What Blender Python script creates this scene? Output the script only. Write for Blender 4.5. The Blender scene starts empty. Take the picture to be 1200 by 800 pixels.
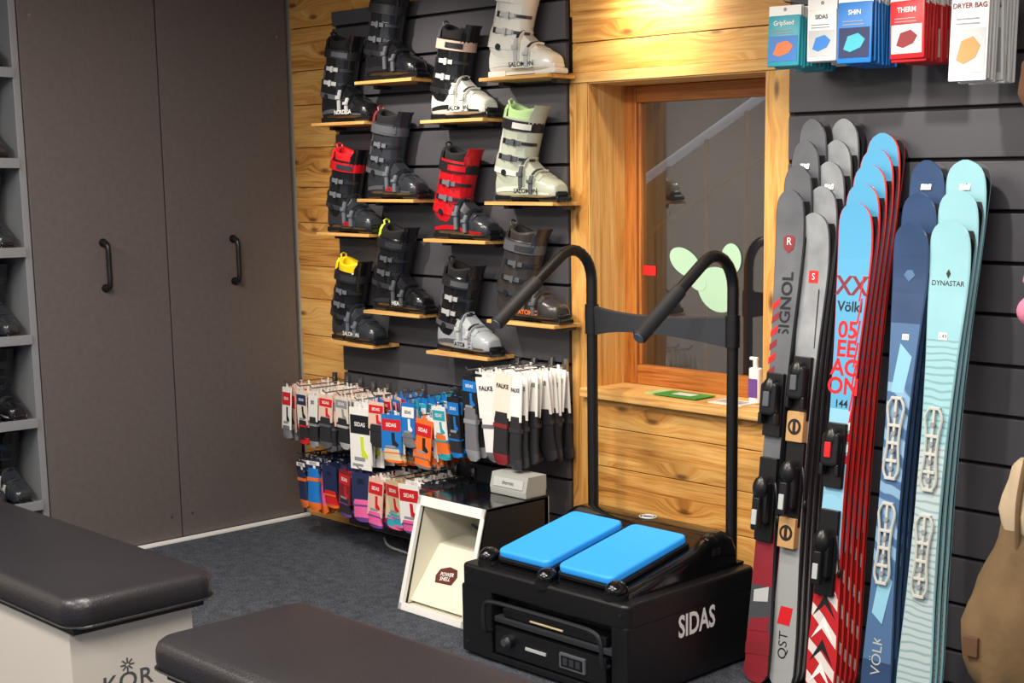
import bpy, bmesh, math, random
from mathutils import Vector, Matrix
rnd = random.Random(11)
T = Matrix.Translation
def RX(d): return Matrix.Rotation(math.radians(d), 4, 'X')
def RY(d): return Matrix.Rotation(math.radians(d), 4, 'Y')
def RZ(d): return Matrix.Rotation(math.radians(d), 4, 'Z')

# ------------------------------------------------------------------ materials
def lin(h):
    h = h.lstrip('#'); o = []
    for i in (0, 2, 4):
        v = int(h[i:i+2], 16) / 255
        o.append(v / 12.92 if v <= .04045 else ((v + .055) / 1.055) ** 2.4)
    return (*o, 1)
MATS = {}
def mat(name, hexc, rough=.5, metal=0, bump=0, bs=200, var=0, vs=6, emit=0, coat=0, spec=.5):
    if name in MATS: return name
    m = bpy.data.materials.new(name); m.use_nodes = True
    nt = m.node_tree; b = nt.nodes['Principled BSDF']
    c = lin(hexc)
    b.inputs['Base Color'].default_value = c
    b.inputs['Roughness'].default_value = rough
    b.inputs['Metallic'].default_value = metal
    b.inputs['Specular IOR Level'].default_value = spec
    if coat: b.inputs['Coat Weight'].default_value = coat
    if emit:
        b.inputs['Emission Color'].default_value = c; b.inputs['Emission Strength'].default_value = emit
    tc = nt.nodes.new('ShaderNodeTexCoord')
    if var:
        n = nt.nodes.new('ShaderNodeTexNoise'); n.inputs['Scale'].default_value = vs; n.inputs['Detail'].default_value = 4
        nt.links.new(tc.outputs['Object'], n.inputs['Vector'])
        r = nt.nodes.new('ShaderNodeValToRGB')
        r.color_ramp.elements[0].position = .3; r.color_ramp.elements[1].position = .7
        r.color_ramp.elements[0].color = tuple(x * (1 - var) for x in c[:3]) + (1,)
        r.color_ramp.elements[1].color = tuple(min(1, x * (1 + var)) for x in c[:3]) + (1,)
        nt.links.new(n.outputs['Fac'], r.inputs['Fac']); nt.links.new(r.outputs['Color'], b.inputs['Base Color'])
    if bump:
        n2 = nt.nodes.new('ShaderNodeTexNoise'); n2.inputs['Scale'].default_value = bs; n2.inputs['Detail'].default_value = 3
        nt.links.new(tc.outputs['Object'], n2.inputs['Vector'])
        bp = nt.nodes.new('ShaderNodeBump'); bp.inputs['Strength'].default_value = bump; bp.inputs['Distance'].default_value = .004
        nt.links.new(n2.outputs['Fac'], bp.inputs['Height']); nt.links.new(bp.outputs['Normal'], b.inputs['Normal'])
    MATS[name] = m
    return name
def wood(name, cols, axis='X', rough=.5, sc=1.0, knots=True):
    m = bpy.data.materials.new(name); m.use_nodes = True
    nt = m.node_tree; N = nt.nodes; L = nt.links; b = N['Principled BSDF']; b.inputs['Roughness'].default_value = rough
    tc = N.new('ShaderNodeTexCoord'); geo = N.new('ShaderNodeNewGeometry')
    off = N.new('ShaderNodeVectorMath'); off.operation = 'SCALE'; off.inputs[0].default_value = (7.3, 3.1, 5.7)
    L.new(geo.outputs['Random Per Island'], off.inputs['Scale'])
    ad = N.new('ShaderNodeVectorMath'); L.new(tc.outputs['Object'], ad.inputs[0]); L.new(off.outputs[0], ad.inputs[1])
    if knots:
        sx_ = N.new('ShaderNodeSeparateXYZ'); L.new(ad.outputs[0], sx_.inputs[0])
        cb = N.new('ShaderNodeCombineXYZ')
        for src, dst, k in (('X', 'X', 2.3 if axis == 'X' else 7), ('Z', 'Y', 7 if axis == 'X' else 2.3)):
            q = N.new('ShaderNodeMath'); q.operation = 'MULTIPLY'; q.inputs[1].default_value = k
            L.new(sx_.outputs[src], q.inputs[0]); L.new(q.outputs[0], cb.inputs[dst])
        v = N.new('ShaderNodeTexVoronoi'); v.voronoi_dimensions = '2D'; v.inputs['Scale'].default_value = 1
        L.new(cb.outputs[0], v.inputs['Vector'])
        wr = N.new('ShaderNodeValToRGB'); wr.color_ramp.elements[0].color = (1, 1, 1, 1); wr.color_ramp.elements[0].position = .05
        wr.color_ramp.elements[1].color = (0, 0, 0, 1); wr.color_ramp.elements[1].position = .36
        L.new(v.outputs['Distance'], wr.inputs['Fac'])
        sc_ = N.new('ShaderNodeVectorMath'); sc_.operation = 'SCALE'; sc_.inputs[0].default_value = (0, 0, .045) if axis == 'X' else (.045, 0, 0)
        L.new(wr.outputs['Color'], sc_.inputs['Scale'])
        ad2 = N.new('ShaderNodeVectorMath'); L.new(ad.outputs[0], ad2.inputs[0]); L.new(sc_.outputs[0], ad2.inputs[1]); ad = ad2
    def mapped(al, ac):
        mp = N.new('ShaderNodeMapping'); s = [ac * sc] * 3; s['XYZ'.index(axis)] = al * sc
        mp.inputs['Scale'].default_value = s; L.new(ad.outputs[0], mp.inputs['Vector']); return mp
    n1 = N.new('ShaderNodeTexNoise'); n1.inputs['Scale'].default_value = 1; n1.inputs['Detail'].default_value = 6; n1.inputs['Distortion'].default_value = 1.4; n1.inputs['Roughness'].default_value = .62
    L.new(mapped(1.3, 26).outputs[0], n1.inputs['Vector'])
    n2 = N.new('ShaderNodeTexNoise'); n2.inputs['Scale'].default_value = 1; n2.inputs['Detail'].default_value = 3
    L.new(mapped(5, 150).outputs[0], n2.inputs['Vector'])
    mx = N.new('ShaderNodeMath'); mx.operation = 'MULTIPLY_ADD'; mx.inputs[1].default_value = .4
    L.new(n2.outputs['Fac'], mx.inputs[0]); L.new(n1.outputs['Fac'], mx.inputs[2])
    mi = N.new('ShaderNodeMath'); mi.operation = 'MULTIPLY_ADD'; mi.inputs[1].default_value = .16
    L.new(geo.outputs['Random Per Island'], mi.inputs[0]); L.new(mx.outputs[0], mi.inputs[2])
    r = N.new('ShaderNodeValToRGB'); e = r.color_ramp.elements
    e[0].position = .52; e[0].color = lin(cols[0]); e[1].position = .95; e[1].color = lin(cols[2])
    k = e.new(.72); k.color = lin(cols[1])
    L.new(mi.outputs[0], r.inputs['Fac']); col = r.outputs['Color']
    if knots:
        kr = N.new('ShaderNodeValToRGB'); kr.color_ramp.elements[0].position = .035; kr.color_ramp.elements[0].color = (.14, .06, .03, 1)
        kr.color_ramp.elements[1].position = .11; kr.color_ramp.elements[1].color = (1, 1, 1, 1)
        L.new(v.outputs['Distance'], kr.inputs['Fac'])
        mm = N.new('ShaderNodeMix'); mm.data_type = 'RGBA'; mm.blend_type = 'MULTIPLY'; mm.inputs['Factor'].default_value = .8
        L.new(col, mm.inputs['A']); L.new(kr.outputs['Color'], mm.inputs['B']); col = mm.outputs['Result']
    L.new(col, b.inputs['Base Color'])
    bp = N.new('ShaderNodeBump'); bp.inputs['Strength'].default_value = .3; bp.inputs['Distance'].default_value = .003
    L.new(mx.outputs[0], bp.inputs['Height']); L.new(bp.outputs['Normal'], b.inputs['Normal'])
    MATS[name] = m; return name
def stripes(name, c1, c2, scale, rough=.35, dist=4, p=(.25, .5), direction='DIAGONAL', dsc=.8):
    m = bpy.data.materials.new(name); m.use_nodes = True
    nt = m.node_tree; N = nt.nodes; L = nt.links; b = N['Principled BSDF']; b.inputs['Roughness'].default_value = rough
    tc = N.new('ShaderNodeTexCoord'); w = N.new('ShaderNodeTexWave'); w.bands_direction = direction
    w.inputs['Scale'].default_value = scale; w.inputs['Distortion'].default_value = dist; w.inputs['Detail'].default_value = 2
    w.inputs['Detail Scale'].default_value = dsc
    L.new(tc.outputs['Object'], w.inputs['Vector'])
    r = N.new('ShaderNodeValToRGB'); r.color_ramp.elements[0].color = lin(c1); r.color_ramp.elements[1].color = lin(c2)
    r.color_ramp.elements[0].position = p[0]; r.color_ramp.elements[1].position = p[1]
    L.new(w.outputs['Fac'], r.inputs['Fac']); L.new(r.outputs['Color'], b.inputs['Base Color'])
    MATS[name] = m; return name

# ------------------------------------------------------------------ mesh builder
_txt = {}
def textmesh(body, bold=0):
    key = (body, bold)
    if key not in _txt:
        cu = bpy.data.curves.new('t', 'FONT'); cu.body = body; cu.size = 1; cu.align_x = 'CENTER'; cu.align_y = 'CENTER'; cu.resolution_u = 3; cu.offset = bold
        ob = bpy.data.objects.new('t', cu); bpy.context.collection.objects.link(ob)
        bpy.context.view_layer.update()
        me = ob.to_mesh()
        _txt[key] = ([v.co.copy() for v in me.vertices], [tuple(p.vertices) for p in me.polygons])
        ob.to_mesh_clear(); bpy.data.objects.remove(ob); bpy.data.curves.remove(cu)
    return _txt[key]
FRONT = Matrix(((1,0,0,0),(0,0,-1,0),(0,1,0,0),(0,0,0,1)))    # local xy -> world XZ, normal -Y
SIDE = Matrix(((0,0,1,0),(1,0,0,0),(0,1,0,0),(0,0,0,1)))      # local x->Y, y->Z, normal +X
def rrect(x0, x1, y0, y1, r, n=5):
    r = max(1e-4, min(r, (x1-x0)/2 - 1e-4, (y1-y0)/2 - 1e-4)); P = []
    for cx, cy, a0 in ((x1-r, y1-r, 0), (x0+r, y1-r, 90), (x0+r, y0+r, 180), (x1-r, y0+r, 270)):
        for i in range(n + 1):
            a = math.radians(a0 + 90 * i / n); P.append((cx + r * math.cos(a), cy + r * math.sin(a)))
    return P
class MB:
    def __init__(s): s.v = []; s.f = []; s.mi = []; s.m = []
    def add(s, vs, fs, m, mx=None):
        b = len(s.v)
        if mx is not None: s.v += [mx @ Vector(v) for v in vs]
        else: s.v += [Vector(v) for v in vs]
        if m not in s.m: s.m.append(m)
        k = s.m.index(m)
        for f in fs: s.f.append(tuple(i + b for i in f)); s.mi.append(k)
    def box(s, x0, x1, y0, y1, z0, z1, m, bev=0, mx=None, seg=2):
        if bev <= 0:
            vs = [(x, y, z) for z in (z0, z1) for y in (y0, y1) for x in (x0, x1)]
            s.add(vs, [(0,2,3,1),(4,5,7,6),(0,1,5,4),(2,6,7,3),(0,4,6,2),(1,3,7,5)], m, mx); return
        bm = bmesh.new(); bmesh.ops.create_cube(bm, size=1)
        for v in bm.verts: v.co = Vector(((x0+x1)/2 + v.co.x*(x1-x0), (y0+y1)/2 + v.co.y*(y1-y0), (z0+z1)/2 + v.co.z*(z1-z0)))
        bmesh.ops.bevel(bm, geom=bm.edges[:], offset=min(bev, .49*min(x1-x0, y1-y0, z1-z0)), segments=seg, affect='EDGES', profile=.5)
        bm.verts.index_update()
        s.add([v.co.copy() for v in bm.verts], [tuple(v.index for v in f.verts) for f in bm.faces], m, mx); bm.free()
    def loft(s, rings, m, caps=True, mx=None, closed=True, c0=True, c1=True):
        n = len(rings[0]); vs = [p for r in rings for p in r]; fs = []
        for i in range(len(rings) - 1):
            for j in range(n if closed else n - 1):
                a = i*n + j; b = i*n + (j+1) % n; fs.append((a, b, b+n, a+n))
        if caps and c0: fs.append(tuple(range(n))[::-1])
        if caps and c1: fs.append(tuple(range((len(rings)-1)*n, len(rings)*n)))
        s.add(vs, fs, m, mx)
    def rbox(s, x0, x1, y0, y1, z0, z1, rc, re, m, mx=None, n=5, k=4):
        R = []
        for i in range(k + 1):
            a = math.pi/2 * i / k; d = re * (1 - math.sin(a)); R.append((z0 + re * (1 - math.cos(a)), d))
        for i in range(k + 1):
            a = math.pi/2 * i / k; d = re * (1 - math.cos(a)); R.append((z1 - re * (1 - math.sin(a)), d))
        rings = []
        for z, d in R:
            rings.append([(x, y, z) for x, y in rrect(x0+d, x1-d, y0+d, y1-d, max(rc-d, .001), n)])
        s.loft(rings, m, mx=mx)
    def cyl(s, p0, p1, r0, m, r1=None, n=16, mx=None):
        r1 = r0 if r1 is None else r1
        p0, p1 = Vector(p0), Vector(p1); d = (p1-p0).normalized()
        u = d.orthogonal().normalized(); w = d.cross(u)
        rings = [[p + (u*math.cos(2*math.pi*i/n) + w*math.sin(2*math.pi*i/n))*r for i in range(n)] for p, r in ((p0, r0), (p1, r1))]
        s.loft(rings, m, mx=mx)
    def tube(s, pts, r, m, n=10, mx=None):
        P = [Vector(p) for p in pts]; rings = []; u = None
        for i, p in enumerate(P):
            d = (P[min(i+1, len(P)-1)] - P[max(i-1, 0)]).normalized()
            u = d.orthogonal().normalized() if u is None else (u - d * u.dot(d)).normalized()
            w = d.cross(u); rr = r[i] if isinstance(r, (list, tuple)) else r
            rings.append([p + (u*math.cos(2*math.pi*k/n) + w*math.sin(2*math.pi*k/n))*rr for k in range(n)])
        s.loft(rings, m, mx=mx)
    def ell(s, c, r, m, nu=16, nv=10, mx=None, fn=None):
        rings = []
        for i in range(1, nv):
            a = math.pi * i / nv - math.pi/2; ring = []
            for j in range(nu):
                b = 2*math.pi*j/nu
                p = Vector((math.cos(a)*math.cos(b), math.cos(a)*math.sin(b), math.sin(a)))
                k = fn(p) if fn else 1
                ring.append((c[0]+r[0]*p.x*k, c[1]+r[1]*p.y*k, c[2]+r[2]*p.z*k))
            rings.append(ring)
        s.loft(rings, m, mx=mx)
    def prism(s, pts, t, m, mx=None, z0=0):
        s.loft([[(x, y, z0) for x, y in pts], [(x, y, z0+t) for x, y in pts]], m, mx=mx)
    def disc(s, r, t, m, mx=None, n=24, sx=1, sy=1):
        s.prism([(r*sx*math.cos(2*math.pi*i/n), r*sy*math.sin(2*math.pi*i/n)) for i in range(n)], t, m, mx)
    def text(s, body, size, m, mx, bold=0, sx=1):
        vs, fs = textmesh(body, bold); s.add([Vector((v.x*size*sx, v.y*size, 0)) for v in vs], fs, m, mx)
    def build(s, name, parent=None, wn=True):
        me = bpy.data.meshes.new(name); me.from_pydata([tuple(v) for v in s.v], [], s.f)
        for k in s.m: me.materials.append(MATS[k])
        me.polygons.foreach_set('material_index', s.mi)
        me.polygons.foreach_set('use_smooth', [True]*len(s.f)); me.update()
        bm = bmesh.new(); bm.from_mesh(me); bmesh.ops.recalc_face_normals(bm, faces=bm.faces[:]); bm.to_mesh(me); bm.free()
        me.set_sharp_from_angle(angle=math.radians(38))
        ob = bpy.data.objects.new(name, me); bpy.context.collection.objects.link(ob)
        if wn:
            w = ob.modifiers.new('wn', 'WEIGHTED_NORMAL'); w.keep_sharp = True
        if parent: ob.parent = parent
        return ob
def spline(pts, n=8):
    P = [Vector(p) for p in pts]; out = []
    for i in range(len(P)-1):
        a = P[max(i-1,0)]; b = P[i]; c = P[i+1]; d = P[min(i+2,len(P)-1)]
        for k in range(n):
            t = k/n
            out.append(.5*((2*b)+(c-a)*t+(2*a-5*b+4*c-d)*t*t+(3*b-a-3*c+d)*t**3))
    out.append(P[-1]); return out

# palette
PINE = ('#8c541f', '#c48a42', '#dcad64')
wood('pine_x', PINE, 'X'); wood('pine_z', PINE, 'Z')
wood('pine_light_x', ('#b07a3e', '#d7a45c', '#e8c080'), 'X', knots=False)
wood('pine_light_z', ('#ab7534', '#d79f54', '#e8bc7a'), 'Z', knots=False)
wood('window_wood_z', ('#7c3f12', '#a8642a', '#bd7a36'), 'Z', .4, knots=False)
wood('window_wood_x', ('#7c3f12', '#a8642a', '#bd7a36'), 'X', .4, knots=False)
mat('slat_grey', '#48474c', .5, var=.05, vs=3); mat('groove_dark', '#0c0c0e', .6)
mat('door_laminate', '#5f5857', .5, var=.07, vs=40, bump=.12, bs=300)
mat('plaster', '#cfc8bd', .9); mat('carcass', '#3b3837', .7)
mat('black_plastic', '#141416', .32); mat('black_matte', '#1b1b1e', .6); mat('black_gloss', '#0b0b0d', .15, coat=.4)
mat('powder_black', '#0f0f11', .4, bump=.1, bs=500)
mat('vinyl', '#252327', .34, bump=.3, bs=160, var=.08, vs=4)
mat('bench_white', '#dcd6cc', .45); mat('cream', '#e6e2d0', .5); mat('white', '#ecebe8', .45)
mat('metal', '#a8aaad', .3, metal=1); mat('steel_dark', '#50535a', .35, metal=.9); mat('rack_grey', '#8a8d92', .45, metal=.2)
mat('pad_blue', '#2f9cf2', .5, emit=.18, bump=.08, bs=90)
mat('red', '#cc1f26', .4); mat('darkred', '#7d2228', .45); mat('orange', '#e8702a', .45); mat('yellow', '#f2d21e', .4)
mat('neon', '#cfe23a', .4); mat('lime_pale', '#b9dc9a', .45); mat('teal', '#2fa3b4', .4); mat('blue', '#1a74c4', .45)
mat('navy', '#1c2850', .6); mat('pink', '#e2609a', .6); mat('purple', '#66408a', .6); mat('grey', '#8d9094', .5)
mat('lgrey', '#b4b7b7', .4); mat('dgrey', '#303237', .4); mat('mgrey', '#54575d', .4); mat('card_cream', '#e0d5c7', .6)
mat('card_pink', '#ddb9a8', .6); mat('sock_black', '#1c1b20', .9, bump=.3, bs=300); mat('sock_grey', '#6b6b70', .9)
mat('cardboard', '#b98f5c', .8); mat('graph', '#202125', .35); mat('beige', '#cdbb96', .6)
mat('boot_white', '#dbdcd4', .25, coat=.3); mat('boot_sage', '#b3baaa', .27, coat=.3); mat('boot_black', '#15161a', .22, coat=.3); mat('boot_dgrey', '#2d3036', .24, coat=.3)
mat('boot_red', '#c4141e', .22, coat=.3); mat('boot_lgrey', '#a0a6ac', .25, coat=.3); mat('liner', '#121214', .85); mat('boot_brown', '#34302f', .3, coat=.2); mat('bind_white', '#bfbfb8', .5)
mat('clear_smoke', '#6a6f78', .2, coat=.3)

# ------------------------------------------------------------------ room shell
b = MB()
mat_floor = bpy.data.materials.new('carpet'); mat_floor.use_nodes = True
nt = mat_floor.node_tree; N = nt.nodes; L = nt.links; bs_ = N['Principled BSDF']; bs_.inputs['Roughness'].default_value = .95
tc = N.new('ShaderNodeTexCoord'); n1 = N.new('ShaderNodeTexNoise'); n1.inputs['Scale'].default_value = 130; n1.inputs['Detail'].default_value = 3
n2 = N.new('ShaderNodeTexNoise'); n2.inputs['Scale'].default_value = 22; n2.inputs['Detail'].default_value = 6
L.new(tc.outputs['Object'], n1.inputs['Vector']); L.new(tc.outputs['Object'], n2.inputs['Vector'])
ma = N.new('ShaderNodeMath'); ma.operation = 'MULTIPLY_ADD'; ma.inputs[1].default_value = .45
L.new(n2.outputs['Fac'], ma.inputs[0]); L.new(n1.outputs['Fac'], ma.inputs[2])
cr = N.new('ShaderNodeValToRGB'); cr.color_ramp.elements[0].position = .55; cr.color_ramp.elements[0].color = lin('#1c1f25')
cr.color_ramp.elements[1].position = .9; cr.color_ramp.elements[1].color = lin('#535965')
L.new(ma.outputs[0], cr.inputs['Fac']); L.new(cr.outputs['Color'], bs_.inputs['Base Color'])
bp = N.new('ShaderNodeBump'); bp.inputs['Strength'].default_value = .7; bp.inputs['Distance'].default_value = .005
L.new(n1.outputs['Fac'], bp.inputs['Height']); L.new(bp.outputs['Normal'], bs_.inputs['Normal'])
MATS['carpet'] = mat_floor
b.box(-7.2, 2.2, -2.5, 4.5, -.1, 0, 'carpet'); b.build('floor', wn=False)
b = MB(); b.box(-7.2, 2.2, -2.5, 4.5, 2.8, 2.9, 'plaster'); b.build('ceiling', wn=False)
b = MB(); b.box(-6.75, -6.62, -2.5, 4.3, 0, 2.8, 'plaster'); b.build('wall_left', wn=False)
OX0, OX1, OZ0, OZ1 = -3.97, -3.09, .84, 2.045
b = MB()
YB = 4.02
b.box(-6.62, OX0, YB, 4.3, 0, 2.8, 'plaster'); b.box(OX1, 2.2, YB, 4.3, 0, 2.8, 'plaster')
b.box(OX0, OX1, YB, 4.3, 0, OZ0, 'plaster'); b.box(OX0, OX1, YB, 4.3, OZ1, 2.8, 'plaster')
z = 0
hs = [.21, .17, .19, .15, .2, .18, .16, .21, .17, .19, .2, .16, .2, .18, .2, .2]
i = 0
while z < 2.8:
    h = hs[i % len(hs)]; z1 = min(z + h, 2.8)
    b.box(-6.0, -5.5, 4.0, YB, z + .0015, z1 - .0015, 'pine_x', .003)
    z = z1; i += 1
b.box(-5.5, -4.0, 4.0, YB, 2.3, 2.8, 'pine_x', .003)
for z0, z1 in ((0, .19), (.19, .36), (.36, .53), (.53, .69), (.69, .808)):
    b.box(-3.98, -3.08, 3.995, YB, z0 + .0015, z1 - .0015, 'pine_x', .003)
for z0, z1 in ((2.085, 2.2), (2.2, 2.42), (2.42, 2.6), (2.6, 2.8)):
    b.box(-4.06, -2.98, 3.995, YB, z0 + .0015, z1 - .0015, 'pine_x', .003)
b.box(-4.07, -3.97, 3.985, YB, 0, 2.045, 'pine_z', .004)
b.box(-3.09, -2.985, 3.985, YB, 0, 2.045, 'pine_z', .004)
b.box(-4.07, -2.985, 3.98, YB, 2.045, 2.085, 'pine_light_x', .004)
b.box(OX0-.02, OX0+.004, 3.99, 4.24, OZ0, OZ1, 'pine_light_z'); b.box(OX1-.004, OX1+.02, 3.99, 4.24, OZ0, OZ1, 'pine_light_z')
b.box(OX0, OX1, 3.99, 4.24, OZ1-.004, OZ1+.02, 'pine_light_x')
b.build('wall_back')
b = MB(); b.box(-4.0, -3.06, 3.955, 4.235, .808, .845, 'pine_light_x', .006); b.build('trim_sill')
# window
b = MB()
wy0, wy1 = 4.19, 4.235
b.box(OX0+.004, OX0+.07, wy0, wy1, .845, 2.04, 'window_wood_z', .006); b.box(OX1-.07, OX1-.004, wy0, wy1, .845, 2.04, 'window_wood_z', .006)
b.box(OX0+.07, OX1-.07, wy0, wy1, .845, .925, 'window_wood_x', .006); b.box(OX0+.07, OX1-.07, wy0, wy1, 1.975, 2.04, 'window_wood_x', .006)
b.box(OX0+.07, OX0+.085, wy0+.012, wy1, .925, 1.975, 'window_wood_z', .004); b.box(OX1-.085, OX1-.07, wy0+.012, wy1, .925, 1.975, 'window_wood_z', .004)
gm = bpy.data.materials.new('night_glass'); gm.use_nodes = True; nt = gm.node_tree; nt.nodes.remove(nt.nodes['Principled BSDF'])
tr = nt.nodes.new('ShaderNodeBsdfTransparent'); tr.inputs[0].default_value = (.85, .85, .88, 1)
gl = nt.nodes.new('ShaderNodeBsdfGlossy'); gl.inputs['Roughness'].default_value = .03
mxs = nt.nodes.new('ShaderNodeMixShader'); mxs.inputs[0].default_value = .2
nt.links.new(tr.outputs[0], mxs.inputs[1]); nt.links.new(gl.outputs[0], mxs.inputs[2])
nt.links.new(mxs.outputs[0], nt.nodes['Material Output'].inputs[0]); MATS['night_glass'] = gm
b.add([(OX0+.08, 4.216, .92), (OX1-.08, 4.216, .92), (OX1-.08, 4.216, 1.98), (OX0+.08, 4.216, 1.98)], [(0, 1, 2, 3)], 'night_glass')
mat('decal', '#a9cdb4', .5)
for (x, z, rx, rz, ro, dy) in ((-3.49, 1.25, .105, .085, -20, 0), (-3.66, 1.35, .085, .05, -25, .0004), (-3.425, 1.37, .05, .06, 0, .0008), (-3.6, 1.29, .06, .04, -40, .0012)):
    b.disc(1, .0008, 'decal', T((x, 4.2132 - dy, z)) @ FRONT @ RZ(ro) @ Matrix.Diagonal((rx, rz, 1, 1)), 32)
b.box(-3.885, -3.815, 4.2125, 4.2138, 1.29, 1.33, 'red')
b.build('window_1')
mat('facade', '#5a5250', .9, var=.25, vs=1.5); mat('facade_wood', '#7a5436', .8); mat('snow', '#d5dae4', .8)
b = MB(); b.box(-9, -1, 6.2, 6.3, -1, 4.5, 'facade'); b.box(-5.72, -5.62, 6.1, 6.2, -1, 4.5, 'facade_wood', .01); b.box(-9, -1, 6.12, 6.2, 2.5, 2.62, 'facade_wood', .01); b.build('exterior_facade', wn=False)
b = MB()
b.tube([(-5.5, 5.6, 1.50), (-4.2, 5.6, 2.17)], .024, 'snow'); b.tube([(-5.5, 5.6, 1.20), (-4.2, 5.6, 1.87)], .012, 'facade_wood')
for k in range(6):
    t = k/5; b.cyl((-5.5+1.3*t, 5.6, -.1), (-5.5+1.3*t, 5.6, 1.5+.67*t), .012, 'facade_wood', n=8)
b.build('exterior_stair_rail')

def slatwall(x0, x1, z0, z1):
    b = MB(); b.box(x0, x1, 3.9955, YB - .0005, z0, z1, 'groove_dark')
    k = math.ceil((z0 - 1.57)/.16) - 1
    while True:
        a = 1.57 + k*.16; t = a + .16
        a2, t2 = max(a + .006, z0), min(t - .006, z1)
        if a >= z1: break
        if t2 - a2 > .01: b.box(x0, x1, 3.972, 3.9956, a2, t2, 'slat_grey', .004)
        k += 1
    return b.build('slatwall_panel')
slatwall(-5.62, -4.075, .02, 2.44)
slatwall(-2.98, -1.2, .02, 2.79)

# ------------------------------------------------------------------ left cabinets
b = MB()
b.box(-6.55, -6.03, 2.69, 3.985, .0, 2.79, 'carcass')
for y0, y1 in ((2.69, 3.302), (3.308, 3.975)):
    b.box(-6.025, -6.0, y0, y1, .015, 2.78, 'door_laminate', .003)
    for yy in (y0+.05, y1-.05):
        for zz in (.12, 2.35): b.cyl((-6.001, yy, zz), (-5.998, yy, zz), .006, 'metal', n=10)
for y in (3.0, 3.64):
    b.tube(spline([(-6.0, y, 1.2), (-5.965, y, 1.205), (-5.955, y, 1.23), (-5.955, y, 1.30), (-5.955, y, 1.37), (-5.965, y, 1.395), (-6.0, y, 1.40)], 5), .0115, 'black_plastic', 12)
    for zz in (1.2, 1.4): b.cyl((-6.0, y, zz), (-5.995, y, zz), .019, 'black_plastic')
b.build('storage_cabinet')
b = MB(); b.box(-5.998, -5.965, 2.69, 3.99, 0, .014, 'white', .003); b.build('baseboard_left')

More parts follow.
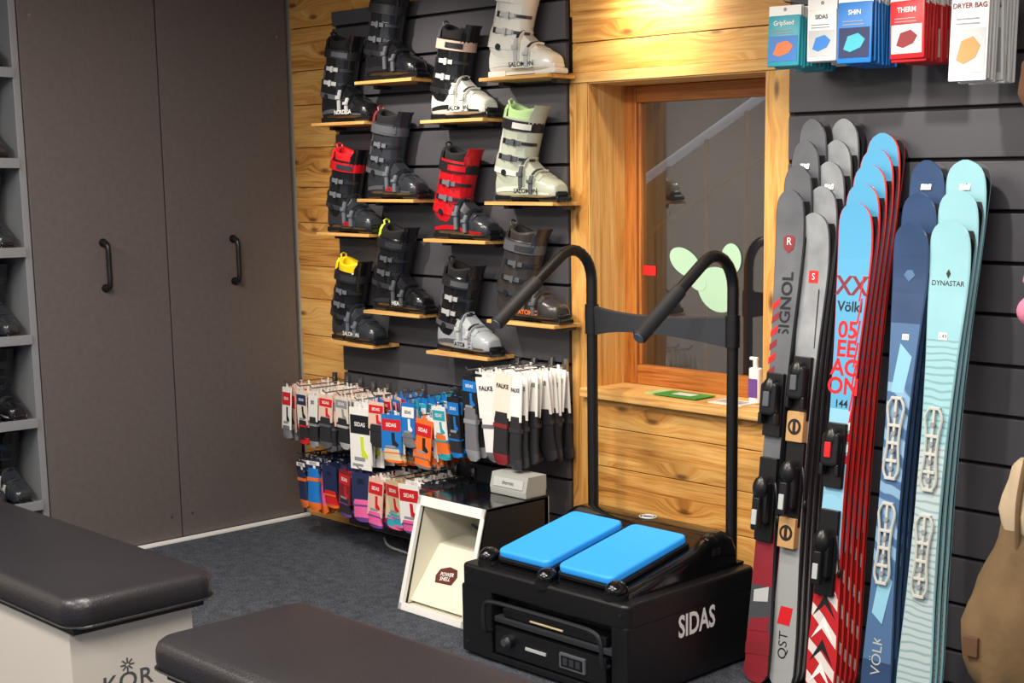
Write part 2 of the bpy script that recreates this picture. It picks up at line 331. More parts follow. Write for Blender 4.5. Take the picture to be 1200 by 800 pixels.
# ------------------------------------------------------------------ ski boot
def boot(mb, mx, lower, cuff, liner, accent, buckle='metal', tongue=None, sole='boot_black', label=None, lcol='white', strap='black_matte', topc=None):
    tongue = tongue or cuff
    ST = [(-.150,.020,.034,.080),(-.146,.034,.020,.115),(-.13,.042,.015,.150),(-.10,.046,.013,.175),(-.06,.047,.012,.190),(-.02,.046,.012,.188),(.015,.046,.012,.168),(.045,.048,.012,.140),
          (.075,.051,.012,.117),(.105,.053,.012,.101),(.13,.051,.013,.092),(.150,.045,.014,.083),(.163,.036,.016,.074),(.171,.024,.020,.062)]
    def st(x):
        for a, c in zip(ST, ST[1:]):
            if a[0] <= x <= c[0]:
                t = (x-a[0])/(c[0]-a[0]); return [a[i]+(c[i]-a[i])*t for i in range(4)]
        return ST[-1]
    def sp(x, ang, off=0, dx=0):
        _, w, z0, z1 = st(x); a = math.radians(ang); cc, ss = math.cos(a), math.sin(a)
        e = .60 if ss < 0 else .82
        return (x+dx, (w+off)*math.copysign(abs(cc)**e, cc), (z0+(z1-z0)*.42) + (((z1-z0)*(.42 if ss < 0 else .58))+off)*math.copysign(abs(ss)**e, ss))
    n = 24
    rings = [[sp(q[0], 360*j/n) for j in range(n)] for q in ST]
    mb.loft(rings, lower, mx=mx)
    def strip(fn, us, o0, o1, hw, m):
        R = []
        for u in us: R.append([fn(u, o0, -hw), fn(u, o1, -hw), fn(u, o1, hw), fn(u, o0, hw)])
        mb.loft(R, m, mx=mx)
    mb.box(-.153, -.06, -.036, .036, 0, .026, sole, .006, mx); mb.box(.085, .187, -.036, .036, 0, .024, sole, .008, mx)
    mb.box(-.06, .085, -.030, .030, .006, .022, sole, 0, mx)
    for sgn, aa in ((-1, 205), (1, -25)):
        R = []
        d = -14 if sgn == -1 else 14
        for k in range(13):
            x = -.135 + .285*k/12
            R.append([sp(x, aa, .002), sp(x, aa+d, .002), sp(x, aa+d, -.002), sp(x, aa, -.002)])
        mb.loft(R, accent, mx=mx)
    R = []
    for k in range(9):
        x = -.01 + .115*k/8
        R.append([sp(x, 150, .0), sp(x, 150, .004), sp(x, 115, .005), sp(x, 70, .005), sp(x, 50, .004), sp(x, 50, 0)])
    mb.loft(R, lower, mx=mx)
    CF = [(.075,-.074,.070,.048),(.10,-.076,.082,.054),(.135,-.074,.086,.058),(.17,-.066,.084,.057),(.21,-.052,.077,.054),(.25,-.040,.073,.055),(.29,-.030,.074,.058),(.325,-.022,.077,.061)]
    def cf(z):
        for a, c in zip(CF, CF[1:]):
            if a[0] <= z <= c[0] + 1e-6:
                t = (z-a[0])/(c[0]-a[0]); return [a[i]+(c[i]-a[i])*t for i in range(4)]
        return CF[-1]
    tilt = -.20
    def cp(z, ang, off=0, dz=0):
        _, cx, a, bb = cf(z); t = math.radians(ang)
        ct, st_ = math.cos(t), math.sin(t); ex = .92
        x = (a+off)*math.copysign(abs(ct)**ex, ct)
        return (cx + x + dz*.25, (bb+off)*math.copysign(abs(st_)**ex, st_), z + dz + tilt*x)
    rings = [[cp(q[0], 360*j/28) for j in range(28)] for q in CF]
    top = CF[-1][0]
    rings.append([cp(top, 360*j/28, -.003, .004) for j in range(28)])
    rings.append([cp(top, 360*j/28, -.009, .002) for j in range(28)])
    rings.append([cp(top, 360*j/28, -.011, -.05) for j in range(28)])
    mb.loft(rings, cuff, mx=mx)
    strip(lambda u, o, h: cp(.120, u, o, h), [-150+300*k/20 for k in range(21)], -.002, .004, .010, accent)
    strip(lambda u, o, h: cp(.25, u, o, h), [150+60*k/6 for k in range(7)], -.002, .005, .065, accent)
    strip(lambda u, o, h: cp(.215, u, o, h), [-160+45*k/8 for k in range(9)], -.002, .003, .032, accent)
    mb.cyl((-.070, -.062, .115), (-.070, .062, .115), .013, 'steel_dark', n=14, mx=mx)
    R = []
    for k in range(8):
        z = .16 + .15*k/7
        R.append([cp(z, -62, 0), cp(z, -62, .004), cp(z, -30, .005), cp(z, 0, .005), cp(z, 25, .004), cp(z, 25, 0)])
    mb.loft(R, cuff, mx=mx)
    lr = []
    for dz, off in ((-.03,-.014),(0,-.012),(.02,-.010),(.036,-.010),(.043,-.016),(.038,-.026),(.0,-.030)):
        lr.append([cp(top, 360*j/28, off, dz + (.010*math.cos(2*math.radians(360*j/28)))) for j in range(28)])
    mb.loft(lr, liner, mx=mx, c0=False)
    tr_ = []
    for z, dz, off in ((.17,0,.002),(.22,0,.006),(.27,0,.007),(.325,0,.006),(.325,.025,.010),(.325,.048,.015),(.325,.064,.021)):
        w = 34 if dz < .04 else 26
        outer = [cp(z, -w + 2*w*k/6, off, dz) for k in range(7)]; inner = [cp(z, w - 2*w*k/6, off-.011, dz) for k in range(7)]
        tr_.append(outer + inner)
    mb.loft(tr_, tongue, mx=mx)
    sr = []
    for dz, off in ((-.04,.003),(0,.004),(.028,.003),(.045,-.001)):
        w = 44 if dz < .03 else 28
        sr.append([cp(top, 180-w+2*w*k/6, off, dz) for k in range(7)] + [cp(top, 180+w-2*w*k/6, off-.009, dz) for k in range(7)])
    mb.loft(sr, topc or liner, mx=mx)
    c = Vector(cp(top, 180, -.004, .04))
    mb.tube([c+Vector((0,-.012,0)), c+Vector((-.004,-.012,.02)), c+Vector((-.004,0,.026)), c+Vector((-.004,.012,.02)), c+Vector((0,.012,0))], .004, topc or liner, 6, mx)
    strip(lambda u, o, h: cp(.302, u, o, h), [-175+350*k/26 for k in range(27)], .0, .0075, .019, strap)
    strip(lambda u, o, h: cp(.302, u, o, h), [-80+55*k/6 for k in range(7)], .007, .010, .011, accent)
    for z in (.178, .238):
        strip(lambda u, o, h: cp(z, u, o, h), [-105+150*k/14 for k in range(15)], .0, .0065, .011, cuff)
        strip(lambda u, o, h: cp(z, u, o, h), [-102+50*k/6 for k in range(7)], .006, .0125, .0085, buckle)
        strip(lambda u, o, h: cp(z, u, o, h), [-48+50*k/6 for k in range(7)], .006, .0105, .006, 'steel_dark')
        strip(lambda u, o, h: cp(z, u, o, h), [-74+7*k/2 for k in range(3)], .012, .019, .013, buckle)
        strip(lambda u, o, h: cp(z, u, o, h), [-98+5*k/2 for k in range(3)], .012, .017, .011, 'steel_dark')
    for x in (.016, .074):
        strip(lambda u, o, h: sp(x, u, o, h), [205-130*k/12 for k in range(13)], .0, .0085, .011, lower)
        strip(lambda u, o, h: sp(x, u, o, h), [195-48*k/6 for k in range(7)], .007, .014, .0085, buckle)
        strip(lambda u, o, h: sp(x, u, o, h), [142-50*k/6 for k in range(7)], .007, .012, .006, 'steel_dark')
        strip(lambda u, o, h: sp(x, u, o, h), [172-8*k/2 for k in range(3)], .013, .020, .013, buckle)
    mb.box(.138, .178, -.028, .028, .020, .042, sole, .008, mx)
    if label:   # raised lettering on a side badge
        mb.box(-.01, .10, -.0590, -.045, .026, .056, lower, .003, mx)
        mb.text(label, .026, lcol, mx @ T((.045, -.0602, .041)) @ FRONT, .02)

SH = [(-5.59, 1.93), (-5.25, 2.10), (-4.42, 2.075), (-4.80, 1.92), (-5.26, 1.59), (-4.40, 1.585), (-5.58, 1.435), (-4.80, 1.425),
      (-5.24, 1.095), (-4.40, 1.105), (-5.58, .935), (-4.80, .945)]
BC = [dict(lower='boot_black', cuff='boot_black', liner='liner', accent='mgrey', buckle='lgrey', label='NORDICA'),
      dict(lower='boot_black', cuff='boot_black', liner='liner', accent='graph', buckle='mgrey'),
      dict(lower='boot_white', cuff='boot_white', liner='boot_sage', accent='boot_white', buckle='lgrey', label='SALOMON', lcol='graph', sole='boot_white', strap='boot_white'),
      dict(lower='boot_white', cuff='boot_black', liner='liner', accent='graph', buckle='boot_white', label='SALOMON', lcol='graph', strap='card_pink', topc='mgrey'),
      dict(lower='boot_dgrey', cuff='boot_dgrey', liner='liner', accent='mgrey', buckle='clear_smoke', strap='mgrey', topc='darkred', label='ROSSI', lcol='red'),
      dict(lower='boot_sage', cuff='boot_sage', liner='lime_pale', accent='boot_white', buckle='mgrey', label='SALOMON', lcol='graph', topc='lime_pale', strap='graph'),
      dict(lower='boot_dgrey', cuff='boot_black', liner='red', accent='dgrey', buckle='clear_smoke', topc='red', strap='boot_red', tongue='boot_black', label='ROSSI', lcol='red'),
      dict(lower='boot_dgrey', cuff='boot_red', liner='liner', accent='boot_red', buckle='clear_smoke', tongue='boot_red', strap='graph'),
      dict(lower='boot_black', cuff='boot_black', liner='liner', accent='dgrey', buckle='mgrey', label='HEAD', strap='graph', tongue='boot_black', topc='neon'),
      dict(lower='boot_brown', cuff='boot_brown', liner='boot_brown', accent='dgrey', buckle='mgrey', strap='mgrey', label='ATOMIC', lcol='orange'),
      dict(lower='boot_dgrey', cuff='boot_black', liner='yellow', accent='dgrey', buckle='clear_smoke', topc='yellow', tongue='boot_black', label='SALOMON'),
      dict(lower='boot_lgrey', cuff='boot_black', liner='liner', accent='mgrey', buckle='lgrey', label='ATOMIC', lcol='graph')]
for k, ((x, z), c) in enumerate(zip(SH, BC)):
    s_ = MB(); s_.box(x, x+.40, 3.82, 3.9715, z-.014, z, 'pine_light_x', .002)
    s_.box(x+.03, x+.06, 3.90, 3.9715, z-.03, z-.014, 'steel_dark'); s_.box(x+.34, x+.37, 3.90, 3.9715, z-.03, z-.014, 'steel_dark')
    s_.build('display_shelf')
    mb = MB(); yaw = -4 + rnd.uniform(-3, 3)
    boot(mb, T((x+.195, 3.890, z+.001)) @ RZ(yaw) @ Matrix.Diagonal((1.17, 1.08, 1.0, 1)), **c)
    if k in (4, 8, 11):   # price tags
        mb.box(x+.06, x+.10, 3.955, 3.956, z+.03, z+.10, 'white')
    mb.build('ski_boot')

# ------------------------------------------------------------------ left boot rack
b = MB()
b.box(-6.45, -6.0, 2.655, 2.685, 0, 2.6, 'rack_grey', .003)
b.box(-6.45, -6.0, 1.7, 1.73, 0, 2.6, 'rack_grey', .003); b.box(-6.46, -6.44, 1.7, 2.68, 0, 2.6, 'carcass')
for z in (.06, .29, .65, 1.01, 1.38, 1.75, 2.12):
    b.box(-6.44, -5.99, 1.73, 2.655, z-.02, z, 'rack_grey', .003)
    b.box(-5.998, -5.985, 1.73, 2.655, z-.03, z+.012, 'rack_grey', .003)
    if z < .1: continue
    for q in range(8):
        cc = rnd.choice([dict(lower='boot_black', cuff='boot_dgrey', liner='liner', accent='mgrey', buckle='clear_smoke'), dict(lower='boot_dgrey', cuff='boot_black', liner='liner', accent='navy', buckle='lgrey'),
                         dict(lower='boot_black', cuff='boot_black', liner='liner', accent='lgrey', buckle='mgrey')])
        boot(b, T((-6.15, 1.80+.112*q, z)) @ Matrix.Diagonal((.86, .88, .84, 1)), **cc)
b.build('boot_storage_rack')

# ------------------------------------------------------------------ sock display
b = MB()
def pack(x, y, zt, w, hc, hs_, card, prnt, sock, toe=None, word=None, two=None):
    j = T((x, y, zt)) @ RX(rnd.uniform(-5, 4)) @ RZ(rnd.uniform(-12, 12)) @ RY(rnd.uniform(-4, 4))
    b.box(-w/2, w/2, -.003, .001, -hc, 0, card, mx=j)
    b.box(-w*.08, w*.08, -.002, 0, 0, .018, card, mx=j)
    if prnt:
        b.box(-w*.46, w*.46, -.0042, -.003, -hc*.42, -hc*.12, prnt, mx=j)
        b.box(-w*.3, w*.2, -.0042, -.003, -hc*.86, -hc*.80, 'grey', mx=j); b.box(-w*.4, w*.1, -.0042, -.003, -hc*.95, -hc*.91, 'grey', mx=j)
        b.text('SIDAS', w*.2, 'white' if prnt != 'white' else 'graph', j @ T((0, -.0048, -hc*.27)) @ FRONT, .02)
        q = j @ T((w*.1, -.003, -hc*.62)) @ FRONT
        b.prism([(-w*.10, hc*.16), (w*.06, hc*.16), (w*.08, -hc*.04), (w*.26, -hc*.14), (w*.2, -hc*.2), (-w*.06, -hc*.16)], .0014, two or prnt, q)
    if word: b.text(word, w*.26, 'graph', j @ T((0, -.0055, -hc*.27)) @ FRONT, .02)
    if hs_ > 0:
        zz = -hc + .02; sw = w*.42
        R = []
        for t, ww, xo in ((0, .9, 0), (.15, 1, 0), (.55, .95, 0), (.8, 1.05, .04), (.95, .9, .12), (1, .5, .16)):
            R.append([(px_*ww + xo*w, py_+.004, zz - hs_*t) for px_, py_ in rrect(-sw, sw, -.009, .009, .008, 2)])
        b.loft(R[:4], sock, mx=j); b.loft(R[3:], toe or sock, mx=j)
        b.box(-sw*.98, sw*.98, -.0065, .0145, zz-hs_*.3, zz-hs_*.22, toe or sock, mx=j)
def hook(x, z, n, pf, y0=3.70, y1=3.94):
    b.tube([(x, 3.9715, z+.02), (x, y0-.01, z+.02), (x, y0-.022, z+.034)], .003, 'metal', 6)
    b.box(x-.012, x+.012, 3.955, 3.9715, z-.01, z+.045, 'metal', .002)
    for k in range(n):
        y = y0 + (y1-y0)*k/max(1, n-1); pf(x + rnd.uniform(-.008, .008), y, z + rnd.uniform(-.016, .010), k)
R1 = [(-5.68, .715, lambda x,y,z,k: pack(x,y,z,.095,.20,.06,'card_pink' if k%3 else 'white','red','sock_grey',None,two='graph')),
      (-5.575, .71, lambda x,y,z,k: pack(x,y,z,.085,.16,.10,'card_cream','red' if k%2 else 'navy','sock_black','red',two='graph')),
      (-5.47, .71, lambda x,y,z,k: pack(x,y,z,.09,.12,.14,'card_cream' if k%2 else 'white',None,'sock_black','grey',word='SKI' if k<2 else None)),
      (-5.37, .70, lambda x,y,z,k: pack(x,y,z,.09,.12,.14,'card_pink','grey' if k%2 else 'red','sock_black','mgrey')),
      (-5.26, .70, lambda x,y,z,k: pack(x,y,z,.09,.12,.14,'card_cream','grey','sock_black','lgrey')),
      (-5.13, .69, lambda x,y,z,k: pack(x,y,z,.13,.28,0,'white','graph','sock_grey',two='neon')),
      (-5.0, .72, lambda x,y,z,k: pack(x,y,z,.09,.12,.1,'blue' if k%2 else 'card_pink','red','sock_black')),
      (-4.90, .66, lambda x,y,z,k: pack(x,y,z,.115,.17,.06,'white' if k%3 else 'blue','red','beige','orange',two='black_matte')),
      (-4.78, .73, lambda x,y,z,k: pack(x,y,z,.10,.15,.06,'teal' if k%2 else 'blue','white','sock_grey')),
      (-4.68, .67, lambda x,y,z,k: pack(x,y,z,.115,.17,.06,'white' if k%3 else 'orange','red','orange','sock_grey',two='black_matte')),
      (-4.57, .73, lambda x,y,z,k: pack(x,y,z,.10,.14,.1,'blue' if k%2 else 'white','orange' if k%3 else 'teal','orange','teal')),
      (-4.48, .80, lambda x,y,z,k: pack(x,y,z,.09,.17,.10,'graph','blue','sock_black','blue'))]
for x, z, pf in R1: hook(x, z, 14, pf)
cols = ['navy', 'purple', 'red', 'orange', 'blue', 'pink', 'teal', 'dgrey']
R2 = [(-5.60, .385, lambda x,y,z,k: pack(x,y,z,.09,.06,.18,'graph','white',cols[k%5],'orange')),
      (-5.49, .385, lambda x,y,z,k: pack(x,y,z,.09,.06,.2,'navy','white',cols[(k+4)%8],'orange')),
      (-5.38, .385, lambda x,y,z,k: pack(x,y,z,.10,.14,.08,'navy',None,'red','orange',word='90')),
      (-5.25, .38, lambda x,y,z,k: pack(x,y,z,.11,.15,.08,'navy' if k%2 else 'darkred','red','sock_black','purple')),
      (-5.13, .38, lambda x,y,z,k: pack(x,y,z,.11,.14,.1,'navy',None,'pink','purple',word='SKI')),
      (-5.02, .37, lambda x,y,z,k: pack(x,y,z,.11,.17,.07,'white' if k%2 else 'card_pink','red','pink','purple')),
      (-4.90, .37, lambda x,y,z,k: pack(x,y,z,.11,.17,.06,'beige','red','teal','pink')),
      (-4.79, .38, lambda x,y,z,k: pack(x,y,z,.12,.18,.06,'white','red','pink','purple',two='red')),
      (-4.67, .38, lambda x,y,z,k: pack(x,y,z,.11,.17,.06,'dgrey','red','sock_black','blue',two='red'))]
for x, z, pf in R2: hook(x, z, 12, pf)
R3 = [(-4.37, .89, lambda x,y,z,k: pack(x,y,z,.09,.15,.22,'graph' if k<2 else 'white','blue','sock_black' if k%2 else 'sock_grey','grey')),
      (-4.27, .90, lambda x,y,z,k: pack(x,y,z,.10,.17,.20,'white',None,'white' if k==0 else 'sock_black','sock_grey',word='FALKE')),
      (-4.165, .91, lambda x,y,z,k: pack(x,y,z,.095,.17,.21,'white' if k%4 else 'card_cream',None,'sock_black','darkred' if k%3==0 else 'mgrey',word='FALKE')),
      (-4.085, .91, lambda x,y,z,k: pack(x,y,z,.085,.17,.21,'white',None,'sock_black','dgrey',word='FALKE'))]
for x, z, pf in R3: hook(x, z, 11, pf)
b.build('sock_packs', wn=False)

# ------------------------------------------------------------------ white heating box
b = MB()
x0, x1 = -4.36, -3.96
prof = [(3.30, 0), (3.42, .44), (3.74, .44), (3.74, 0)]
YZ = Matrix(((0,0,1,0),(1,0,0,0),(0,1,0,0),(0,0,0,1)))
b.prism(prof, .014, 'black_matte', T((x1-.014, 0, 0)) @ YZ); b.prism(prof, .014, 'black_matte', T((x0, 0, 0)) @ YZ)
b.prism([(3.335, .02), (3.44, .425), (3.72, .425), (3.72, .02)], .002, 'cream', T((x0+.0145, 0, 0)) @ YZ)
b.prism([(3.335, .02), (3.44, .425), (3.72, .425), (3.72, .02)], .002, 'cream', T((x1-.0165, 0, 0)) @ YZ)
b.box(x0, x1, 3.42, 3.74, .428, .442, 'black_gloss', .003); b.box(x0, x1, 3.72, 3.742, 0, .44, 'cream')
b.box(x0+.014, x1-.014, 3.32, 3.74, 0, .016, 'cream')
sl = T((0, 3.30, 0)) @ RX(-math.degrees(math.atan(.12/.44)))
hh = math.hypot(.12, .44)
b.box(x0, x0+.022, -.006, .012, 0, hh, 'white', .003, sl); b.box(x1-.022, x1, -.006, .012, 0, hh, 'white', .003, sl)
b.box(x0, x1, -.006, .012, 0, .03, 'white', .003, sl); b.box(x0, x1, -.006, .012, hh-.04, hh, 'white', .003, sl)
b.prism([(3.345, .03), (3.50, .23), (3.72, .26), (3.72, .03)], x1-x0-.034, 'cream', T((x0+.017, 0, 0)) @ YZ)
tm = T((0, 3.345, .03)) @ RX(-math.degrees(math.atan(.155/.2)))
mat('brown_sticker', '#5e2a22', .4)
b.prism([(-.05,-.03),(.045,-.035),(.06,0),(.045,.03),(.0,.04),(-.05,.028),(-.062,0)], .001, 'brown_sticker', tm @ T((-4.21, -.001, .13)) @ FRONT @ RZ(6))
b.text('POWER', .022, 'white', tm @ T((-4.21, -.003, .136)) @ FRONT @ RZ(6), .02); b.text('SHELL', .022, 'white', tm @ T((-4.21, -.003, .117)) @ FRONT @ RZ(6), .02)
yc = tm @ T((-4.04, -.001, .135)) @ FRONT
b.disc(.032, .001, 'yellow', yc); b.disc(.02, .0016, 'graph', yc); b.disc(.014, .0022, 'yellow', yc)
b.tube(spline([(-4.2, 3.6, .28), (-4.14, 3.5, .34), (-4.05, 3.55, .3), (-4.0, 3.6, .38)], 6), .004, 'black_matte', 6)
for k in range(6): b.box(-4.28+.03*k, -4.268+.03*k, 3.716, 3.7195, .30, .36, 'dgrey')
b.build('boot_heating_cabinet')
mat('unit_grey', '#9fa29e', .5)
b = MB(); cu_ = T((-4.07, 3.68, .4425))
b.box(-.105, .105, -.055, .055, 0, .03, 'unit_grey', .006, cu_); b.prism([(-.055, .025), (-.040, .085), (.055, .085), (.055, .025)], .21, 'unit_grey', cu_ @ T((-.105, 0, 0)) @ YZ)
b.box(-.085, .085, -.002, .0005, .006, .042, 'lgrey', 0, cu_ @ T((0, -.0555, .028)) @ RX(-14)); b.text('thermic', .022, 'graph', cu_ @ T((0, -.0555, .028)) @ RX(-14) @ T((0, -.003, .024)) @ FRONT)
b.build('control_unit')

# ------------------------------------------------------------------ boot fitting machine
e = bpy.data.objects.new('boot_fitting_machine', None); bpy.context.collection.objects.link(e)
X0, X1, Y0, Y1, ZT = -3.76, -2.95, 3.12, 3.78, .335
b = MB()
b.rbox(X0, X1, Y0, Y1, .25, ZT, .03, .012, 'powder_black')
b.box(X0, X0+.16, Y0+.001, Y1, .012, .262, 'powder_black', .01); b.box(X1-.075, X1, Y0+.001, Y1, .012, .262, 'powder_black', .01)
b.box(X0+.1, X1-.06, Y1-.05, Y1-.002, .012, .26, 'powder_black'); b.box(X0+.1, X1-.06, Y0+.002, Y1-.01, .012, .035, 'powder_black', .004)
b.box(X0+.155, X1-.07, Y0+.08, Y1-.05, .035, .26, 'black_matte')
for xx in (X0+.08, X1-.08):
    for yy in (Y0+.08, Y1-.08): b.cyl((xx, yy, 0), (xx, yy, .014), .025, 'black_plastic')
b.box(X0+.162, X1-.077, Y0+.012, Y0+.09, .15, .17, 'dgrey', .003)
b.box(X0+.20, X1-.11, Y0+.018, Y0+.09, .175, .205, 'black_plastic', .004); b.box(X0+.34, X0+.5, Y0+.015, Y0+.05, .182, .188, 'beige', .001)
b.box(X0+.17, X1-.10, Y0+.006, Y0+.085, .04, .14, 'black_plastic', .006)
b.cyl((X0+.25, Y0+.006, .10), (X0+.25, Y0-.012, .10), .024, 'steel_dark'); b.cyl((X0+.25, Y0-.012, .10), (X0+.25, Y0-.026, .10), .017, 'metal', .013)
b.box(X0+.50, X0+.62, Y0-.002, Y0+.01, .065, .118, 'mgrey', .002); b.box(X0+.51, X0+.61, Y0-.0035, Y0, .073, .11, 'black_gloss')
for k in range(3): b.box(X0+.52+.03*k, X0+.54+.03*k, Y0-.0045, Y0-.003, .08, .104, 'dgrey')
b.box(X0+.33, X0+.43, Y0+.002, Y0+.01, .085, .095, 'lgrey')
hp = spline([(X0+.16, Y0+.002, .12), (X0+.16, Y0-.03, .13), (X0+.165, Y0-.036, .21), (X0+.20, Y0-.038, .238), (X0+.33, Y0-.038, .242), (X1-.25, Y0-.038, .242),
             (X1-.12, Y0-.038, .238), (X1-.085, Y0-.036, .21), (X1-.08, Y0-.03, .13), (X1-.08, Y0+.002, .12)], 5)
b.tube(hp, .0075, 'steel_dark', 8)
for xx, zz in ((X0+.03,.05),(X0+.03,.30),(X1-.03,.05),(X1-.03,.30)): b.cyl((xx, Y0+.003, zz), (xx, Y0-.003, zz), .006, 'steel_dark', n=10)
b.text('SIDAS', .105, 'white', T((X1+.0015, 3.46, .205)) @ SIDE, .025, .70)
b.build('cabinet', e)
b = MB()
pts = [(3.15,.33),(3.15,.345),(3.20,.358),(3.53,.425),(3.58,.452),(3.62,.468),(3.68,.470),(3.725,.452),(3.745,.42),(3.755,.33)]
R = []
for x, dz, dy in ((-3.71, -.035, .02), (-3.70, -.016, .010), (-3.685, -.005, .003), (-3.66, 0, 0), (-3.05, 0, 0), (-3.025, -.005, .003), (-3.01, -.016, .010), (-3.0, -.035, .02)):
    R.append([(x, y + (dy if y < 3.4 else -dy), max(.33, z + (dz if z > .34 else 0))) for y, z in pts])
b.loft(R, 'black_gloss')
b.build('top_hump', e)
sa = math.degrees(math.atan(.067/.34))
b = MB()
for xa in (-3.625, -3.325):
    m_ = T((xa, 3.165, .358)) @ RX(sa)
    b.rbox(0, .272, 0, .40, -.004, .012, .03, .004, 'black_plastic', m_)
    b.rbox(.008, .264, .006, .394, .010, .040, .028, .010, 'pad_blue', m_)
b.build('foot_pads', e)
b = MB()
for x, y, z in ((-3.665, 3.175, .362), (-3.345, 3.150, .352), (-3.04, 3.165, .362), (-3.035, 3.62, .43)):
    b.ell((x, y, z), (.036, .042, .034), 'black_gloss'); b.ell((x+.006, y-.022, z+.010), (.015, .015, .015), 'steel_dark', 10, 8)
    b.cyl((x, y, z-.035), (x, y, z-.01), .042, 'black_plastic')
n = 28
for r_ in (.034, .022):
    b.tube([(-3.345+r_*math.cos(2*math.pi*k/n), 3.650+r_*math.sin(2*math.pi*k/n)*.8, .4715) for k in range(n+1)], .0022, 'lgrey', 6)
b.build('clamp_knobs', e)
b = MB()
for x in (-3.715, -3.035):
    P = [(x, 3.745, .33), (x, 3.745, .8), (x, 3.745, 1.30)] + [(x, 3.745-.10*(1-math.cos(t)), 1.30+.115*math.sin(t)) for t in [math.radians(a) for a in range(15, 121, 15)]]
    q = P[-1]; P += [(x, q[1]-.02, q[2]-.013)]
    P += [(x, 3.36, 1.235)]
    b.tube(P, .0205, 'powder_black', 16)
    a0 = Vector((x, q[1]-.02, q[2]-.013)); a1 = Vector((x, 3.27, 1.17)); d = (a1-a0)
    b.tube([a0 + d*.35, a0 + d*.36, a0+d*.985, a1], [.021, .0255, .0255, .021], 'black_matte', 18)
    b.cyl(a1, a1 + d.normalized()*.004, .019, 'mgrey', n=18)
    b.box(x-.035, x+.035, 3.715, 3.775, .335, .345, 'powder_black', .003)
b.build('handrails', e)
b = MB()
R = []
for k in range(25):
    t = k/24; x = -3.70 + .65*t; bow = .07*math.sin(math.pi*t); s2 = abs(2*t-1)
    y = 3.74 - bow; lo = 1.13 - .035*s2**2
    R.append([(x, y, lo), (x, y-.004, 1.19+.012*s2**2), (x, y+.006, 1.195+.012*s2**2), (x, y+.010, lo)])
b.loft(R, 'dgrey')
for x in (-3.715, -3.035): b.cyl((x, 3.745, 1.10), (x, 3.745, 1.21), .026, 'powder_black')
b.build('back_support_plate', e)

# ------------------------------------------------------------------ benches
def bench(xa, xb, bx, dz=0, y0=1.69, y1=2.15):
    b = MB()
    pr = [(.405,.03),(.412,.012),(.425,.002),(.445,0),(.47,.001),(.485,.007),(.495,.02),(.499,.04),(.502,.09),(.503,.15)]
    b.loft([[(x, y, z+dz) for x, y in rrect(xa+d, xb-d, y0+d, y1-d, .07-min(d,.05), 7)] for z, d in pr], 'vinyl')
    b.loft([[(x, y, z+dz) for x, y in rrect(xa+d, xb-d, y0+d, y1-d, .07, 7)] for z, d in ((.418,-.001),(.4205,-.0035),(.423,-.001))], 'vinyl')
    b.box(xa+.05, xb-.05, y0+.03, y1-.03, .388+dz, .408+dz, 'black_matte')
    for u, v in bx:
        b.box(u, v, y0+.035, y1-.045, .005, .39+dz, 'bench_white', .006)
        b.box(u+.01, v-.01, y0+.05, y1-.06, 0, .01, 'black_matte')
    v = bx[-1][1]
    for ch, dy in (('K', .145), ('O', .20), ('R', .255)): b.text(ch, .072, 'mgrey', T((v+.0012, y0+dy, .222)) @ SIDE, .012)
    for k in range(8):
        c = T((v+.001, y0+.20, .272)) @ SIDE @ Matrix.Rotation(math.radians(45*k), 4, 'Z')
        b.box(.005, .021, -.002, .002, 0, .0012, 'mgrey', mx=c)
    return b.build('padded_bench')
bench(-5.25, -3.70, [(-5.1, -4.75), (-4.35, -3.79)], .02)
bench(-3.31, -1.74, [(-3.1, -2.75), (-2.2, -1.85)], .01, 1.70, 2.17)

# ------------------------------------------------------------------ skis
stripes('teal_waves', '#79a8b0', '#98c3ca', 14, dist=7, p=(.12, .3), direction='Z', dsc=.5); stripes('grey_waves', '#8fa6ab', '#b3c4c6', 14, dist=7, p=(.12, .3), direction='Z', dsc=.5)
stripes('ice_blue', '#456890', '#83a6c6', 7, dist=8)
stripes('red_slash', '#b9242a', '#dcd6d0', 5, dist=1.5, p=(.70, .73))
mat('grey_fleck', '#8f9295', .3, var=.18, vs=14); mat('ski_grey', '#5f6166', .3, var=.15, vs=10); mat('ski_lgrey', '#9a9c9d', .35)
mat('ski_sky', '#58a3cb', .3); mat('ski_sky2', '#8cc2da', .3)
mat('ski_slate', '#31486c', .3, var=.12, vs=8); mat('ski_steel', '#4d6d94', .35); mat('ski_red', '#cf2b26', .35); mat('ski_teal', '#93c4cd', .3, var=.06, vs=6)
mat('ski_base', '#1a1a1c', .4); mat('ski_dred', '#86252f', .4); mat('ski_dgrey', '#46484c', .35)
HW = [(0,.018),(.004,.036),(.012,.048),(.03,.0545),(.10,.0555),(.25,.046),(.42,.040),(.58,.0415),(.72,.049),(.84,.0595),(.90,.0635),(.94,.0635),(.962,.061),(.975,.056),(.985,.048),(.992,.037),(.997,.023),(1,.008)]
def hw(t):
    for a, c in zip(HW, HW[1:]):
        if t <= c[0]: return a[1] + (c[1]-a[1])*(t-a[0])/(c[0]-a[0])
    return .006
